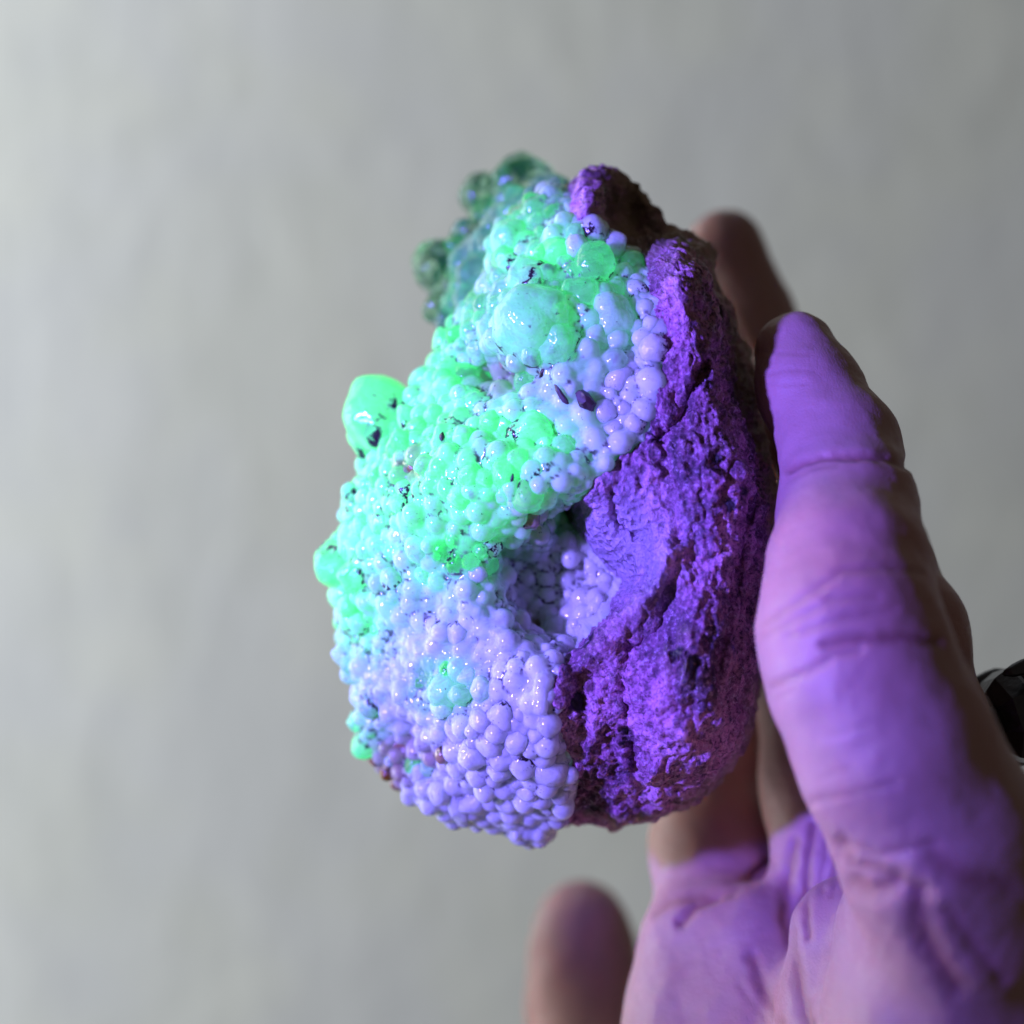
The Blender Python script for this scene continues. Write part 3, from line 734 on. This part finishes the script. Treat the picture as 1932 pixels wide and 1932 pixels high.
creases = [  # polyline, depth mm, width px
 ([(1487, 886), (1517, 869), (1573, 859), (1672, 862), (1712, 880)], 1.05, 8), ([(1487, 905), (1530, 884), (1580, 875)], .35, 6),
 ([(1450, 706), (1490, 698), (1536, 700)], .18, 4), ([(1430, 663), (1530, 670)], .15, 4), ([(1455, 725), (1520, 722)], .12, 4),
 ([(1434, 1181), (1523, 1121), (1589, 1078), (1672, 1071), (1740, 1080)], .45, 8), ([(1437, 1201), (1523, 1158), (1573, 1128), (1656, 1124)], .35, 7),
 ([(1490, 1197), (1589, 1167), (1689, 1148)], .40, 7), ([(1556, 1217), (1623, 1204), (1722, 1201), (1770, 1210)], .95, 10),
 ([(1443, 1300), (1523, 1267), (1580, 1234), (1623, 1224)], .55, 8), ([(1450, 1325), (1500, 1300)], .25, 6),
 ([(1516, 1516), (1623, 1496), (1689, 1479)], .28, 7), ([(1545, 1470), (1600, 1455)], .15, 6), ([(1560, 1390), (1640, 1370)], .15, 7),
 ([(1593, 1595), (1659, 1614), (1712, 1603), (1765, 1590)], .45, 10), ([(1585, 1590), (1606, 1632), (1672, 1645), (1712, 1667), (1738, 1680)], 0.8, 15),
 ([(1616, 1668), (1643, 1683), (1690, 1668)], 1.2, 20), ([(1733, 1690), (1738, 1751), (1765, 1804), (1800, 1860)], 1.1, 24), ([(1765, 1620), (1830, 1660), (1900, 1670)], .8, 22),
 ([(1790, 1720), (1840, 1790), (1890, 1850)], .6, 14), ([(1534, 1553), (1524, 1619), (1521, 1672), (1524, 1765)], .9, 8),
 ([(1500, 1590), (1484, 1659), (1484, 1738), (1505, 1844), (1526, 1932), (1540, 2000)], 1.0, 12),
 ([(1420, 1804), (1447, 1884), (1473, 1932), (1490, 1990)], 0.8, 13), ([(1395, 1860), (1450, 1930)], .25, 8),
 ([(1236, 1719), (1260, 1700), (1300, 1693), (1350, 1688)], .9, 11), ([(1285, 1740), (1313, 1709), (1379, 1682), (1453, 1627)], 1.2, 10),
 ([(1490, 1700), (1500, 1780)], .3, 6), ([(1560, 1590), (1550, 1680)], .25, 6), ([(1585, 1600), (1570, 1690)], .25, 6)]
dent = np.zeros(len(hv)); cmask = np.zeros(len(hv))
for pl, dpt, wd in creases:
    d = polyline_dist(hu + wobu, hvv + wobv, pl); gd = np.exp(-(d / wd) ** 2)
    dent -= 0.55 * dpt * gd; dent += 0.04 * dpt * np.exp(-((d - 2.1 * wd) / (1.3 * wd)) ** 2)
    cmask = np.maximum(cmask, gd * min(1, dpt / 0.9))
nearfront = face * (hv[:, 1] < 0.250)
nz = fbm(hv / mm / 7.0, 3) * 0.22 + fbm(hv / mm / 2.4 + 9, 2) * 0.025
# loose wrinkles of skin over the bent joints at the base of the little finger
pz = np.exp(-0.5 * (((hu - 1760) / 130) ** 2 + ((hvv - 1760) / 120) ** 2))
folds = fbm(np.stack([hu / 45 + hvv / 90, hu * 0, hvv / 160], 1), 3, 0.6, ridged=True) * 0.06 * pz
dors = (1 - face) * sstep(0.1, 0.5, hn[:, 0]) * sstep(1500, 1250, hvv) * 0.3 * fbm(np.stack([hu / 60, hv[:, 1] / mm / 4, hvv / 16], 1), 3, 0.55, ridged=True)
hv = hv + hn * ((dent * nearfront + nz + folds * face - dors) * mm)[:, None]
hme = make_mesh("hand", hv, hq)
point_attr(hme, "crease", np.stack([cmask * nearfront, hu * 0, hu * 0, hu * 0 + 1], 1))
hand = add_obj("hand", hme, M_skin)
tag(hand, "bare hand, palm towards the lens, fingers curled up around the mineral specimen", "hand")

# thumb nail side is turned away; the ring sits on the finger behind the little finger
M_metal = simple("dark_silver", (0.10, 0.10, 0.11), 0.32, 1.0)
M_stone = simple("smoky_stone", (0.035, 0.035, 0.05), 0.08, 0.0, Coat_Weight=0.5)
ax_a, ax_b = ring_f[6][0], ring_f[7][0]
axis = Vector(ax_b - ax_a).normalized(); cen = Vector(ax_a + 0.19 * (ax_b - ax_a)); rf = ring_f[6][1] * 1.02
out = Vector((0.90, 0.10, 0.18)); out = (out - axis * out.dot(axis)).normalized(); side = axis.cross(out)
RING = empty("finger_ring", tuple(cen))
tag(RING, "dark silver ring with a faceted smoky stone worn on the finger behind the little finger", "ring")
def rpart(name, verts, faces, mat, smooth=False, parent=None):
    o = add_obj(name, make_mesh(name, verts, faces, smooth), mat); o.parent = parent or RING
    o.matrix_parent_inverse = Matrix.Translation(-cen) if parent is None else Matrix.Identity(4)
    return o
A_, O_, S_ = (np.array(x) for x in (axis, out, side)); Cn = np.array(cen)
nseg, ncs = 64, 10; bvts, bfc = [], []
for i in range(nseg):
    a = 2 * math.pi * i / nseg; rad = O_ * math.cos(a) + S_ * math.sin(a)
    for j in range(ncs):
        b = 2 * math.pi * j / ncs
        bvts.append(Cn + rad * (rf + 0.0009 + 0.0009 * math.cos(b)) + A_ * 0.0022 * math.sin(b))
for i in range(nseg):
    for j in range(ncs):
        bfc.append((i * ncs + j, ((i + 1) % nseg) * ncs + j, ((i + 1) % nseg) * ncs + (j + 1) % ncs, i * ncs + (j + 1) % ncs))
rpart("band", bvts, bfc, M_metal, True)
def frustum(layers):     # octagonal rings: (height out, half along finger, half across)
    vs, fs = [], []
    for (hgt, la, lb) in layers:
        hgt, la, lb = hgt * 1.35, la * 1.5, lb * 1.5
        for k in range(8):
            ang = math.pi / 8 + k * math.pi / 4; c, s = math.cos(ang), math.sin(ang)
            m = 1 / max(abs(c), abs(s)) * 0.93
            vs.append(Cn + O_ * (rf + hgt) + A_ * la * c * m + S_ * lb * s * m)
    for l in range(len(layers) - 1):
        for k in range(8): fs.append((l * 8 + k, l * 8 + (k + 1) % 8, (l + 1) * 8 + (k + 1) % 8, (l + 1) * 8 + k))
    n0 = len(vs); vs.append(Cn + O_ * (rf + 1.35 * layers[0][0])); vs.append(Cn + O_ * (rf + 1.35 * layers[-1][0]))
    for k in range(8):
        fs.append((n0, (k + 1) % 8, k, k)); t0 = (len(layers) - 1) * 8; fs.append((n0 + 1, t0 + k, t0 + (k + 1) % 8, t0 + (k + 1) % 8))
    tri = []
    for f in fs:
        f = list(dict.fromkeys(f))
        if len(f) == 4: tri += [(f[0], f[1], f[2]), (f[0], f[2], f[3])]
        else: tri.append(tuple(f))
    return vs, tri
rpart("setting", *frustum([(0.0004, .0030, .0032), (.0018, .0042, .0044), (.0036, .0049, .0051), (.0041, .0047, .0049)]), M_metal)
rpart("stone", *frustum([(.0030, .0030, .0032), (.0050, .0046, .0048), (.0056, .0046, .0048), (.0072, .0032, .0034), (.0076, .0026, .0028)]), M_stone)
for sa_ in (-1, 1):
    for sb in (-1, 1):
        pa = Cn + O_ * (rf + .0020) + A_ * sa_ * .0060 + S_ * sb * .0063; pb = Cn + O_ * (rf + .0085) + A_ * sa_ * .0065 + S_ * sb * .0068
        v_, f_ = ico(2); pts = []
        for x in v_:
            t_ = 0.5 + 0.5 * x[2]; pts.append(pa + (pb - pa) * t_ + (A_ * x[0] + S_ * x[1]) * .0011 * (0.8 + 0.5 * t_))
        rpart("prong", pts, f_, M_metal, True)
